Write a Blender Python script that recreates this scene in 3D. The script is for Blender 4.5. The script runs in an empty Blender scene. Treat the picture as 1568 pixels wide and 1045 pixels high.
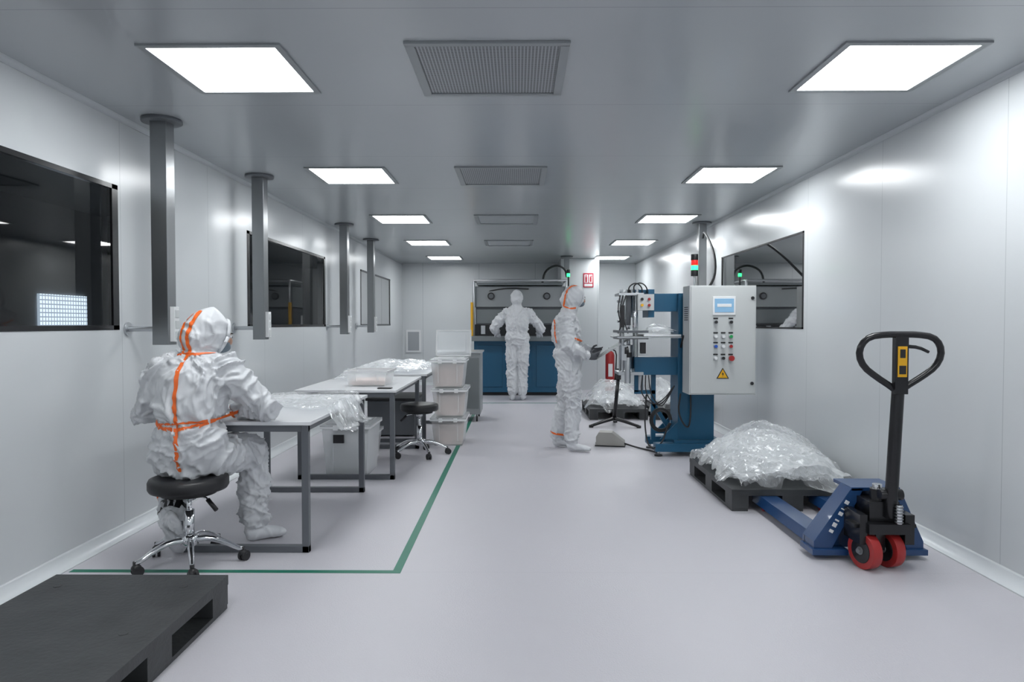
import bpy, bmesh, math, random
from mathutils import Vector, Matrix, noise
from mathutils.bvhtree import BVHTree
V=Vector
scene=bpy.context.scene
col=scene.collection
random.seed(7)

# ------------------------------------------------------------ materials
def nt(name):
    m=bpy.data.materials.new(name); m.use_nodes=True
    return m,m.node_tree,m.node_tree.nodes['Principled BSDF']
def mat(name,c,rough=.5,metal=0,spec=.5,bump=0,bscale=200,var=0,vscale=3,emit=None,es=0,coat=0,detail=3,ridged=False,bd=.01):
    m,t,b=nt(name)
    b.inputs['Base Color'].default_value=(*c,1); b.inputs['Roughness'].default_value=rough
    b.inputs['Metallic'].default_value=metal; b.inputs['Specular IOR Level'].default_value=spec
    b.inputs['Coat Weight'].default_value=coat
    if emit: b.inputs['Emission Color'].default_value=(*emit,1); b.inputs['Emission Strength'].default_value=es
    tc=t.nodes.new('ShaderNodeTexCoord')
    if bump:
        n=t.nodes.new('ShaderNodeTexNoise'); n.inputs['Scale'].default_value=bscale; n.inputs['Detail'].default_value=detail
        if ridged: n.noise_type='RIDGED_MULTIFRACTAL'; n.inputs['Distortion'].default_value=.6
        bu=t.nodes.new('ShaderNodeBump'); bu.inputs['Strength'].default_value=bump; bu.inputs['Distance'].default_value=bd
        t.links.new(tc.outputs['Object'],n.inputs['Vector']); t.links.new(n.outputs['Fac'],bu.inputs['Height']); t.links.new(bu.outputs['Normal'],b.inputs['Normal'])
    if var:
        n=t.nodes.new('ShaderNodeTexNoise'); n.inputs['Scale'].default_value=vscale; n.inputs['Detail'].default_value=6
        r=t.nodes.new('ShaderNodeValToRGB')
        r.color_ramp.elements[0].position=.3; r.color_ramp.elements[1].position=.7
        r.color_ramp.elements[0].color=(*[x*(1-var) for x in c],1); r.color_ramp.elements[1].color=(*[min(1,x*(1+var)) for x in c],1)
        t.links.new(tc.outputs['Object'],n.inputs['Vector']); t.links.new(n.outputs['Fac'],r.inputs['Fac']); t.links.new(r.outputs['Color'],b.inputs['Base Color'])
    return m
def seam_mat(name,c,rough,specs,seamc,bump=.02,bscale=2.0):
    """specs: list of (axis, offset, pitch, width)"""
    m,t,b=nt(name); N=t.nodes.new; L=t.links.new
    b.inputs['Roughness'].default_value=rough
    tc=N('ShaderNodeTexCoord'); sp=N('ShaderNodeSeparateXYZ'); L(tc.outputs['Object'],sp.inputs[0])
    acc=None
    for ax,off,pitch,w in specs:
        a=N('ShaderNodeMath'); a.operation='SUBTRACT'; a.inputs[1].default_value=off-w/2; L(sp.outputs[ax],a.inputs[0])
        f=N('ShaderNodeMath'); f.operation='FLOORED_MODULO'; f.inputs[1].default_value=pitch; L(a.outputs[0],f.inputs[0])
        l=N('ShaderNodeMath'); l.operation='LESS_THAN'; l.inputs[1].default_value=w; L(f.outputs[0],l.inputs[0])
        if acc is None: acc=l
        else:
            x=N('ShaderNodeMath'); x.operation='MAXIMUM'; L(acc.outputs[0],x.inputs[0]); L(l.outputs[0],x.inputs[1]); acc=x
    mx=N('ShaderNodeMix'); mx.data_type='RGBA'; mx.inputs['A'].default_value=(*c,1); mx.inputs['B'].default_value=(*seamc,1)
    L(acc.outputs[0],mx.inputs['Factor']); L(mx.outputs['Result'],b.inputs['Base Color'])
    n=N('ShaderNodeTexNoise'); n.inputs['Scale'].default_value=bscale; n.inputs['Detail'].default_value=2
    bu=N('ShaderNodeBump'); bu.inputs['Strength'].default_value=bump; bu.inputs['Distance'].default_value=.05
    L(tc.outputs['Object'],n.inputs['Vector']); L(n.outputs['Fac'],bu.inputs['Height']); L(bu.outputs['Normal'],b.inputs['Normal'])
    return m
def film_mat(name,c,fac0,fac1,rough=.15,bump=.6,bscale=14,bd=.02):
    m,t,b=nt(name); N=t.nodes.new; L=t.links.new
    b.inputs['Base Color'].default_value=(*c,1); b.inputs['Roughness'].default_value=rough; b.inputs['Specular IOR Level'].default_value=1.0
    tr=N('ShaderNodeBsdfTransparent'); tr.inputs[0].default_value=(.99,.995,1,1); lw=N('ShaderNodeLayerWeight'); lw.inputs['Blend'].default_value=.5
    mr=N('ShaderNodeMapRange'); mr.inputs['To Min'].default_value=fac0; mr.inputs['To Max'].default_value=fac1
    mx=N('ShaderNodeMixShader'); out=t.nodes['Material Output']
    L(lw.outputs['Facing'],mr.inputs['Value']); L(mr.outputs['Result'],mx.inputs['Fac'])
    L(tr.outputs[0],mx.inputs[1]); L(b.outputs[0],mx.inputs[2]); L(mx.outputs[0],out.inputs['Surface'])
    if bump:
        tc=N('ShaderNodeTexCoord'); n=N('ShaderNodeTexNoise'); n.noise_type='RIDGED_MULTIFRACTAL'; n.inputs['Scale'].default_value=bscale; n.inputs['Detail'].default_value=3; n.inputs['Distortion'].default_value=.8
        bu=N('ShaderNodeBump'); bu.inputs['Strength'].default_value=bump; bu.inputs['Distance'].default_value=bd
        L(tc.outputs['Object'],n.inputs['Vector']); L(n.outputs['Fac'],bu.inputs['Height']); L(bu.outputs['Normal'],b.inputs['Normal']); L(bu.outputs['Normal'],lw.inputs['Normal'])
    return m
def glass_mat(name,tint,ior=1.6):
    m,t,b=nt(name); N=t.nodes.new; L=t.links.new
    tr=N('ShaderNodeBsdfTransparent'); tr.inputs[0].default_value=(*tint,1)
    gl=N('ShaderNodeBsdfGlossy'); gl.inputs['Roughness'].default_value=.02
    fr=N('ShaderNodeFresnel'); fr.inputs['IOR'].default_value=ior
    mx=N('ShaderNodeMixShader'); L(fr.outputs[0],mx.inputs[0]); L(tr.outputs[0],mx.inputs[1]); L(gl.outputs[0],mx.inputs[2])
    L(mx.outputs[0],t.nodes['Material Output'].inputs['Surface'])
    return m
def grid_mat(name,ca,cb,pitch,hole,rough=.4,axes=(0,1),emit=0):
    m,t,b=nt(name); N=t.nodes.new; L=t.links.new
    tc=N('ShaderNodeTexCoord'); sp=N('ShaderNodeSeparateXYZ'); L(tc.outputs['Object'],sp.inputs[0])
    res=[]
    for ax in axes:
        f=N('ShaderNodeMath'); f.operation='FLOORED_MODULO'; f.inputs[1].default_value=pitch; L(sp.outputs[ax],f.inputs[0])
        l=N('ShaderNodeMath'); l.operation='LESS_THAN'; l.inputs[1].default_value=pitch*hole; L(f.outputs[0],l.inputs[0]); res.append(l)
    a=N('ShaderNodeMath'); a.operation='MULTIPLY'; L(res[0].outputs[0],a.inputs[0]); L(res[1].outputs[0],a.inputs[1])
    mx=N('ShaderNodeMix'); mx.data_type='RGBA'; mx.inputs['A'].default_value=(*ca,1); mx.inputs['B'].default_value=(*cb,1)
    L(a.outputs[0],mx.inputs['Factor']); L(mx.outputs['Result'],b.inputs['Base Color']); b.inputs['Roughness'].default_value=rough
    if emit:
        L(mx.outputs['Result'],b.inputs['Emission Color']); b.inputs['Emission Strength'].default_value=emit
    return m

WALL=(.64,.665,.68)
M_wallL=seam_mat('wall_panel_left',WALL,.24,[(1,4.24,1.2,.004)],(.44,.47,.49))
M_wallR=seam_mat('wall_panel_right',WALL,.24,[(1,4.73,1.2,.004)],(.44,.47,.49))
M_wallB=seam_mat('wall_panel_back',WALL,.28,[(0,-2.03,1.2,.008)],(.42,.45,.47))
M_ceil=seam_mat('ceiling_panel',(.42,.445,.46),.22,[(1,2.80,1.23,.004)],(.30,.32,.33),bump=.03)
M_floor=seam_mat('floor_vinyl',(.575,.56,.60),.40,[(1,3.585,12.0,.003)],(.5,.49,.53),bump=.10,bscale=140)
M_cove=mat('cove_vinyl',(.70,.73,.75),.3,bump=.02)
M_covec=mat('cove_ceiling',(.55,.58,.60),.25,bump=.02)
M_white=mat('white_plastic',(.78,.79,.80),.35,bump=.02)
M_whitetop=mat('white_laminate',(.76,.77,.79),.25,bump=.02)
M_black=mat('black_plastic',(.014,.014,.016),.42,bump=.05,bscale=80)
M_blackgloss=mat('black_paint',(.010,.010,.012),.25,bump=.02,bscale=40)
M_rubber=mat('black_rubber',(.02,.02,.022),.6,bump=.05)
M_chrome=mat('chrome',(.75,.76,.78),.12,1,bump=.01)
M_steel=mat('brushed_steel',(.27,.28,.29),.30,.9,bump=.03,bscale=60)
M_steelL=mat('light_steel',(.55,.57,.59),.3,.9,bump=.03,bscale=60)
M_frame=mat('grey_powder_coat',(.13,.14,.155),.42,.2,bump=.04,bscale=150)
M_blue=mat('blue_machine_paint',(.012,.095,.185),.35,bump=.03,bscale=90)
M_blue2=mat('blue_truck_paint',(.012,.055,.165),.3,coat=.3,bump=.03,bscale=60)
M_cab=mat('cabinet_grey_paint',(.54,.56,.56),.4,bump=.05,bscale=250)
M_hood=mat('hood_grey_paint',(.20,.22,.23),.35,.3,bump=.03)
M_hood2=mat('hood_panel_paint',(.30,.32,.33),.4,.1,bump=.03)
M_green=mat('green_floor_tape',(.0,.16,.10),.45,bump=.03)
M_orange=mat('orange_seam_tape',(.93,.16,.02),.45,bump=.1,bscale=60)
M_suit=mat('coverall_white',(.655,.67,.695),.45,bump=1.0,bscale=11,detail=4,ridged=True,bd=.028)
M_glove=mat('grey_glove',(.07,.075,.085),.5,bump=.1,bscale=100)
M_glovew=mat('white_glove',(.72,.74,.77),.45,bump=.1,bscale=100)
M_skin=mat('skin',(.55,.33,.24),.5,bump=.05)
M_mask=mat('face_mask',(.16,.20,.24),.7,bump=.2,bscale=80)
M_eye=mat('eye_dark',(.02,.015,.01),.2,bump=.01)
M_pallet=mat('recycled_plastic_pallet',(.045,.048,.050),.5,bump=.2,bscale=45,var=.2,vscale=6)
M_red=mat('red_polyurethane',(.38,.025,.025),.35,bump=.03)
M_signred=mat('sign_red',(.50,.02,.05),.4,bump=.01)
M_yellow=mat('yellow_paint',(.80,.42,.01),.4,bump=.02)
M_film=film_mat('clear_plastic_film',(.90,.92,.93),.05,.50,.09,.4,6,.012)
M_film2=film_mat('clear_plastic_film_dense',(.90,.92,.93),.15,.68,.10,.4,6,.012)
M_box=film_mat('translucent_polypropylene',(.92,.94,.95),.30,.65,.22,0)
M_content=mat('packed_contents',(.70,.58,.54),.6,bump=1.0,bscale=30,var=.3,vscale=22)
M_glass=glass_mat('window_glass',(.5,.52,.54))
M_glassR=glass_mat('window_glass_right',(.8,.82,.84),1.4)
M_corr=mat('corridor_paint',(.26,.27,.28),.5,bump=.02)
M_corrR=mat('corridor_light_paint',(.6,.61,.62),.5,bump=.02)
M_day=grid_mat('daylight_glazing_grid',(.25,.3,.35),(.75,.88,1),.045,.7,axes=(1,2),emit=2.5)
M_day2=grid_mat('daylight_glazing_grid_end',(.25,.3,.35),(.75,.88,1),.045,.7,axes=(0,2),emit=2.5)
M_vent=grid_mat('perforated_grille',(.36,.38,.40),(.05,.052,.055),.0165,.62,.4)
M_light=mat('led_panel_diffuser',(.9,.9,.9),.5,emit=(.955,.985,1.0),es=18)
M_corrfill=mat('corridor_fill_glow',(.9,.9,.9),.5,emit=(.955,.985,1.0),es=7)  # glow of the added fill panels in the right corridor
M_screen=mat('lcd_screen',(.2,.35,.5),.2,emit=(.16,.32,.5),es=.4)
M_dark=mat('dark_opening',(.02,.022,.025),.6,bump=.02)
M_grn=mat('green_lamp',(.02,.5,.1),.3,emit=(.03,1,.22),es=3.5)
M_redl=mat('red_lamp',(.5,.01,.01),.3,emit=(1,.03,.02),es=.6)
M_btnb=mat('button_blue',(.02,.1,.5),.3,bump=.01)
M_btng=mat('button_green',(.02,.35,.1),.3,bump=.01)
M_beige=mat('pedal_housing',(.42,.41,.38),.45,bump=.03)

# ------------------------------------------------------------ mesh builder
class MB:
    def __init__(s): s.bm=bmesh.new(); s.mats=[]; s.M=Matrix.Identity(4)
    def mi(s,m):
        if m not in s.mats: s.mats.append(m)
        return s.mats.index(m)
    def v(s,p): return s.bm.verts.new(s.M@V(p))
    def f(s,vs,m,sm=False):
        try: f=s.bm.faces.new(vs)
        except ValueError: return None
        f.material_index=s.mi(m); f.smooth=sm; return f
    def box(s,x0,x1,y0,y1,z0,z1,m,T=None):
        P=[(x,y,z) for z in (z0,z1) for y in (y0,y1) for x in (x0,x1)]
        if T: P=[T@V(p) for p in P]
        v=[s.v(p) for p in P]
        for q in ((0,2,3,1),(4,5,7,6),(0,1,5,4),(2,6,7,3),(0,4,6,2),(1,3,7,5)): s.f([v[i] for i in q],m)
    def prism(s,pts,vec,m,sm=False):
        a=[s.v(p) for p in pts]; b=[s.v(V(p)+V(vec)) for p in pts]; n=len(a)
        s.f(a[::-1],m); s.f(b,m)
        for i in range(n): s.f([a[i],a[(i+1)%n],b[(i+1)%n],b[i]],m,sm)
    def rings(s,rs,m,cap=True,sm=True):
        n=len(rs[0])
        for a,b in zip(rs[:-1],rs[1:]):
            for i in range(n): s.f([a[i],a[(i+1)%n],b[(i+1)%n],b[i]],m,sm)
        if cap: s.f(rs[0][::-1],m); s.f(rs[-1],m)
    def tube(s,pts,r,m,seg=10,smoothpath=0,cap=True):
        pts=[V(p) for p in pts]
        if not isinstance(r,(list,tuple)): r=[r]*len(pts)
        r=list(r)
        for _ in range(smoothpath):
            np_=[pts[0]]; nr=[r[0]]
            for i in range(len(pts)-1):
                a,b=pts[i],pts[i+1]
                np_+= [a.lerp(b,.25),a.lerp(b,.75)]; nr+=[r[i]*.75+r[i+1]*.25,r[i]*.25+r[i+1]*.75]
            np_.append(pts[-1]); nr.append(r[-1]); pts,r=np_,nr
        up=None; rs=[]
        for i,p in enumerate(pts):
            a=pts[max(i-1,0)]; b=pts[min(i+1,len(pts)-1)]; t=(b-a).normalized()
            if up is None:
                up=V((0,0,1)) if abs(t.z)<.9 else V((1,0,0))
            u=(up-t*up.dot(t)).normalized(); w=t.cross(u); up=u
            rs.append([s.v(p+(u*math.cos(k*2*math.pi/seg)+w*math.sin(k*2*math.pi/seg))*r[i]) for k in range(seg)])
        s.rings(rs,m,cap)
    def cyl(s,p,q,r,m,seg=24,r2=None): s.tube([p,q],[r,r if r2 is None else r2],m,seg)
    def ell(s,c,rad,m,R=None,seg=20,rg=12):
        R=R or Matrix.Identity(3); c=V(c); rs=[]
        top=s.v(c+R@V((0,0,rad[2]))); bot=s.v(c+R@V((0,0,-rad[2])))
        for j in range(1,rg):
            a=math.pi*j/rg-math.pi/2
            rs.append([s.v(c+R@V((rad[0]*math.cos(a)*math.cos(k*2*math.pi/seg),rad[1]*math.cos(a)*math.sin(k*2*math.pi/seg),rad[2]*math.sin(a)))) for k in range(seg)])
        s.rings(rs,m,False)
        for k in range(seg):
            s.f([bot,rs[0][(k+1)%seg],rs[0][k]],m,True); s.f([top,rs[-1][k],rs[-1][(k+1)%seg]],m,True)
    def lathe(s,prof,c,m,seg=32):
        c=V(c); rs=[[s.v(c+V((r*math.cos(k*2*math.pi/seg),r*math.sin(k*2*math.pi/seg),z))) for k in range(seg)] for r,z in prof]
        s.rings(rs,m,True)
    def loft(s,secs,side,m,seg=24):
        """secs: (centre,a,b) ellipse with a along side"""
        side=V(side).normalized(); rs=[]
        for i,(c,a,b) in enumerate(secs):
            c=V(c); p=V(secs[max(i-1,0)][0]); q=V(secs[min(i+1,len(secs)-1)][0]); t=(q-p).normalized()
            sd=(side-t*side.dot(t)).normalized(); w=t.cross(sd)
            rs.append([s.v(c+sd*a*math.cos(k*2*math.pi/seg)+w*b*math.sin(k*2*math.pi/seg)) for k in range(seg)])
        s.rings(rs,m,True)
    def done(s,name,bevel=0,parent=None):
        bmesh.ops.recalc_face_normals(s.bm,faces=s.bm.faces[:])
        me=bpy.data.meshes.new(name); s.bm.to_mesh(me); s.bm.free()
        for m in s.mats: me.materials.append(m)
        o=bpy.data.objects.new(name,me); col.objects.link(o)
        if bevel:
            b=o.modifiers.new('bevel','BEVEL'); b.width=bevel; b.segments=2; b.limit_method='ANGLE'; b.angle_limit=math.radians(50)
        if parent: o.parent=parent
        return o
def rotz(a,c=(0,0,0)): return Matrix.Translation(V(c))@Matrix.Rotation(math.radians(a),4,'Z')

# ------------------------------------------------------------ room
XL,XR,YB,YF,H=-2.47,2.50,14.6,-2.6,2.60
b=MB(); b.box(XL-.1,XR+.1,YF-.1,YB+.1,-.1,0,M_floor); b.done('floor')
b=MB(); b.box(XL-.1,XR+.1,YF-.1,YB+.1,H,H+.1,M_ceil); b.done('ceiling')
def wall(name,x0,x1,wins,z0,z1,m):
    b=MB(); y=YF
    for a,c in wins:
        b.box(x0,x1,y,a,0,H,m); b.box(x0,x1,a,c,0,z0,m); b.box(x0,x1,a,c,z1,H,m); y=c
    b.box(x0,x1,y,YB,0,H,m)
    return b.done(name)
WL=[(1.72,4.21),(6.22,8.75),(10.7,13.2)]; WR=[(6.0,8.42)]
wall('wall_left',XL-.1,XL,WL,1.28,2.17,M_wallL)
wall('wall_right',XR,XR+.1,WR,1.27,2.13,M_wallR)
b=MB(); b.box(XL-.1,XR+.1,YB,YB+.1,0,H,M_wallB); b.done('wall_back')
b=MB(); b.box(XL-.1,XR+.1,YF-.1,YF,0,H,M_wallB); b.done('wall_front')
b=MB(); b.box(.85,1.60,13.5,YB,0,H,M_wallB); b.done('wall_shaft',.004)
def cove(name,x,sx,z,sz,r=.07,m=M_cove):
    b=MB(); pts=[(x,0,z)]
    for k in range(9):
        a=k/8*math.pi/2
        pts.append((x+sx*(r-r*math.sin(a)),0,z+sz*(r-r*math.cos(a))))
    pts=[(p[0],YF,p[2]) for p in pts]
    b.prism(pts,(0,YB-YF,0),m,True); return b.done(name)
cove('baseboard_left',XL,1,0,1); cove('baseboard_right',XR,-1,0,1)
cove('trim_1',XL,1,H,-1,.03,M_covec); cove('trim_2',XR,-1,H,-1,.03,M_covec)
b=MB(); b.prism([(XL,YB,0),(XL,YB-.06,0),(XL,YB-.02,.02),(XL,YB,.06)],(XR-XL,0,0),M_cove); b.done('baseboard_back')
# windows
n=0
for side,wins,x,z0,z1 in ((1,WL,XL,1.28,2.17),(-1,WR,XR,1.27,2.13)):
    for a,c in wins:
        n+=1; b=MB()
        g=M_glass if side==1 else M_glassR
        xi=x-side*.004
        v=[b.v(p) for p in ((xi,a,z0),(xi,c,z0),(xi,c,z1),(xi,a,z1))]; b.f(v,g)
        bw=.06 if side==1 else .03
        xa,xb=sorted((x+side*.003,x-side*.03))
        t_=.028 if side==1 else .015
        b.box(xa,xb,a,c,z0,z0+t_,M_blackgloss); b.box(xa,xb,a,c,z1-t_,z1,M_blackgloss)
        b.box(xa,xb,a,a+bw,z0,z1,M_blackgloss); b.box(xa,xb,c-bw,c,z0,z1,M_blackgloss)
        b.done('window_%d'%n)
# corridors beyond the windows
b=MB()
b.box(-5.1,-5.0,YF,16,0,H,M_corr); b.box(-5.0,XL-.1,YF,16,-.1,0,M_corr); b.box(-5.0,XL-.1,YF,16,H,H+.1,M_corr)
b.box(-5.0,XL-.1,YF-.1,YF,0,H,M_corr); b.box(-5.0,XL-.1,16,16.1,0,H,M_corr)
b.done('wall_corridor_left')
b=MB(); b.box(-4.995,-4.97,7.06,7.84,1.27,1.63,M_day); b.done('window_5')
b=MB(); b.box(-3.3,-3.0,15.96,15.995,1.28,1.85,M_day2); b.done('window_6')
b=MB()
b.box(4.5,4.6,YF,16,0,H,M_corrR); b.box(XR+.1,4.5,YF,16,-.1,0,M_corrR); b.box(XR+.1,4.5,YF,16,H,H+.1,M_corrR)
b.box(XR+.1,4.5,YF-.1,YF,0,H,M_corrR); b.box(XR+.1,4.5,16,16.1,0,H,M_corrR)
b.done('wall_corridor_right')
for y in (7.0,11.0):  # invented fill panels, added to brighten the view through the right window
    b=MB(); b.box(3.3,3.7,y-.3,y+.3,H-.02,H-.002,M_corrfill); b.box(3.27,3.73,y-.33,y+.33,H-.010,H-.001,M_cab); b.done('corridor_fill_panel')
# notice sheet in the corridor behind the right window
b=MB(); b.box(3.2,3.62,9.5,9.51,1.30,2.05,M_white); b.box(3.2,3.62,9.497,9.5,2.03,2.06,M_black); b.tube([(3.24,9.5,2.05),(3.24,9.5,H)],.004,M_black,6); b.tube([(3.58,9.5,2.05),(3.58,9.5,H)],.004,M_black,6); b.done('hanging_notice')

# ceiling lights
rows=[-1.46,1.00,3.47,5.93,8.39,10.85,13.31]
for r in rows:
    for cx in (-1.42,1.82):
        b=MB(); h=.30
        b.box(cx-h,cx+h,r-h,r+h,H-.006,H-.001,M_light)
        f=.032
        for q in ((cx-h-f,cx+h+f,r-h-f,r-h),(cx-h-f,cx+h+f,r+h,r+h+f),(cx-h-f,cx-h,r-h,r+h),(cx+h,cx+h+f,r-h,r+h)):
            b.box(*q,H-.010,H,M_hood2)
        b.done('ceiling_light_panel')
for r in (1.0,3.48,5.95,8.42,10.88):
    b=MB(); cx=-.14; o=.38; i=.335
    b.box(cx-i,cx+i,r-i+.01,r+i-.01,H-.006,H-.001,M_vent if r<8 else M_ceil)
    for q in ((cx-o,cx+o,r-.36,r-i+.01),(cx-o,cx+o,r+i-.01,r+.36),(cx-o,cx-i,r-i,r+i),(cx+i,cx+o,r-i,r+i)):
        b.box(*q,H-.014,H,M_hood2)
    b.done('ceiling_air_vent',.003)

# green tape
b=MB()
for q in ((-2.38,-.62,3.565,3.605),(-.665,-.62,3.605,11.25),(-.665,.75,11.25,11.30)):
    b.box(*q,0.0,.0015,M_green)
b.done('floor_marking_tape')

# service columns
def column(x,y,zb,w=.10,d=.105,bracket=None,name='service_column'):
    b=MB()
    b.box(x-w/2,x+w/2,y-d/2,y+d/2,zb,H-.012,M_steel)
    b.lathe([(.115,H-.022),(.12,H-.018),(.12,H-.001)],(x,y,0),M_frame)
    if bracket:
        s=-1 if bracket<x else 1
        z=zb+.10
        b.tube([(x+s*w/2,y,z),(bracket,y,z)],.017,M_steelL,12)
        b.cyl((bracket-s*.012,y,z),(bracket,y,z),.045,M_steelL)
        b.box(x+w/2,x+w/2+.03,y-.03,y+.03,zb+.02,zb+.24,M_white)
        for k in range(3): 
            b.box(x+w/2+.03,x+w/2+.034,y-.022,y+.022,zb+.035+k*.068,zb+.085+k*.068,M_cab)
    return b.done(name,.004)
column(-2.235,4.30,1.185,bracket=XL); column(-2.235,5.92,1.18,bracket=XL); column(-2.235,8.8,1.18,bracket=XL); column(-2.235,10.4,1.18,bracket=XL)
column(2.33,8.7,0.02)
column(.93,13.05,2.35)

# ------------------------------------------------------------ tables
def table(x0,x1,y0,y1,z=.76):
    b=MB(); t=.04
    b.box(x0,x1,y0,y1,z-.022,z,M_whitetop)
    for y in (y0+.02,y1-.02-t):
        b.box(x0+.02,x0+.02+t,y,y+t,.0,z-.022,M_frame); b.box(x1-.02-t,x1-.02,y,y+t,.0,z-.022,M_frame)
        b.box(x0+.02,x1-.02,y,y+t,0.0,t,M_frame); b.box(x0+.02,x1-.02,y+.002,y+t-.002,z-.022-t,z-.022,M_frame)
    for x in (x0+.03,x1-.03-t): b.box(x,x+t-.002,y0+.05,y1-.05,z-.022-t,z-.0225,M_frame)
    return b.done('work_table',.003)
table(-2.0,-1.18,3.86,5.34); table(-1.88,-1.02,5.70,7.2); table(-1.95,-1.0,7.5,9.0)

# ------------------------------------------------------------ stools
def stool(x,y,zs,r,rot,lev=60):
    b=MB(); b.M=rotz(rot,(x,y,0))
    b.lathe([(r*.80,zs-.075),(r*.96,zs-.07),(r,zs-.055),(r,zs-.02),(r*.965,zs-.006),(r*.85,zs)],(0,0,0),M_black,40)
    b.lathe([(r*.7,zs-.095),(r*.72,zs-.075)],(0,0,0),M_rubber)
    b.cyl((0,0,zs-.13),(0,0,zs-.08),.035,M_chrome); b.cyl((0,0,.25),(0,0,zs-.1),.014,M_chrome); b.cyl((0,0,.12),(0,0,.30),.026,M_chrome)
    b.lathe([(.03,.10),(.045,.11),(.045,.15),(.03,.165)],(0,0,0),M_chrome)
    b.M=rotz(lev,(x,y,0)); b.tube([(.02,0,zs-.10),(.12,0,zs-.11),(.16,0,zs-.15)],.006,M_chrome,8); b.tube([(.13,0,zs-.118),(.19,0,zs-.17)],.012,M_black,10)
    for k in range(5):
        b.M=rotz(rot+72*k,(x,y,0))
        b.tube([(.03,0,.135),(.10,0,.14),(.18,0,.115),(.25,0,.075),(.275,0,.07)],[.020,.018,.016,.013,.012],M_chrome,12,1)
        b.cyl((.275,0,.05),(.275,0,.08),.011,M_black,12)
        b.M=b.M@Matrix.Translation((.275,0,0))@Matrix.Rotation(math.radians(40*k+20),4,'Z')
        for sy in (-.02,.006): b.cyl((0.012,sy,.028),(0.012,sy+.014,.028),.028,M_rubber,20)
        b.ell((0.006,0,.045),(.026,.022,.020),M_black)
    return b.done('rolling_stool')
stool(-1.80,3.70,.485,.205,-62,-20); stool(-.985,6.80,.52,.19,10,200)

# ------------------------------------------------------------ pallets
def pallet(x0,x1,y0,y1,z0=0,h=.155,name='plastic_pallet'):
    b=MB(); d=.045
    b.box(x0,x1,y0,y1,z0+h-d,z0+h,M_pallet)
    L=y1-y0
    xs=[(x0,x0+.12),((x0+x1)/2-.075,(x0+x1)/2+.075),(x1-.12,x1)]
    ys=[(y0,y0+.16),((y0+y1)/2-.09,(y0+y1)/2+.09),(y1-.16,y1)]
    for i,(a,c) in enumerate(xs):
        for e,f in ys:
            if i==0: a2,c2=a+.002,c
            else: a2,c2=a,c-.002
            b.box(a2,c2,e+.002,f-.002,z0+.02,z0+h-d,M_pallet)
        b.box(a+.004,c-.004,y0+.004,y1-.004,z0,z0+.02,M_pallet)
    for sx in (x0+.10,x1-.14):
        for sy in (y0+.12,(y0+y1)/2,y1-.14): b.cyl((sx,sy,z0+h),(sx,sy,z0+h+.0025),.018,M_pallet,16)
    return b.done(name,.010)
pallet(-2.14,-1.34,1.92,3.12)
pallet(1.50,2.36,4.77,5.95)
pallet(.98,1.78,9.3,10.45,0,.15)
pallet(1.85,2.44,9.3,10.4,0,.15)

# ------------------------------------------------------------ crumpled film
def crum(x,y,s,f=5.0):
    p=V((x*f+s,y*f-s,s*.37)); q=V((noise.noise(p*.5),noise.noise(p*.5+V((9,3,1))),0))*1.2
    d=noise.voronoi(p*.8+q)[0]; e=noise.voronoi(p*1.9+q*1.5+V((2,5,1)))[0]; g=noise.voronoi(p*4.2+q+V((7,1,3)))[0]
    return (1-min(1,d[0]))*.55+(1-min(1,e[0]))*.30+(1-min(1,g[0]))*.13
def sheet(b,cx,cy,w,d,rot,hf,amp,seed,m,n=60,f=5.0,edge=.06):
    R=math.radians(rot); g=[]; rj=random.Random(seed)
    for j in range(n+1):
        row=[]
        for i in range(n+1):
            u=(i/n-.5); v=(j/n-.5)
            du=edge*noise.noise(V((v*5+seed,seed*2,0)))*2*u*2; dv=edge*noise.noise(V((u*5-seed,seed*3,4)))*2*v*2
            X=u*w+du+rj.uniform(-.3,.3)*w/n; Y=v*d+dv+rj.uniform(-.3,.3)*d/n
            x=cx+X*math.cos(R)-Y*math.sin(R); y=cy+X*math.sin(R)+Y*math.cos(R)
            x2=x+.03*noise.noise(V((x*6,y*6,seed))); y2=y+.03*noise.noise(V((x*6,y*6,seed+5)))
            z=hf(x2,y2)+amp*crum(x2,y2,seed,f)
            row.append(b.v((x2,y2,z)))
        g.append(row)
    for j in range(n):
        for i in range(n):
            A,B,C,D=g[j][i],g[j][i+1],g[j+1][i+1],g[j+1][i]
            if (i+j)%2: b.f([A,B,C],m,False); b.f([A,C,D],m,False)
            else: b.f([A,B,D],m,False); b.f([B,C,D],m,False)
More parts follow.
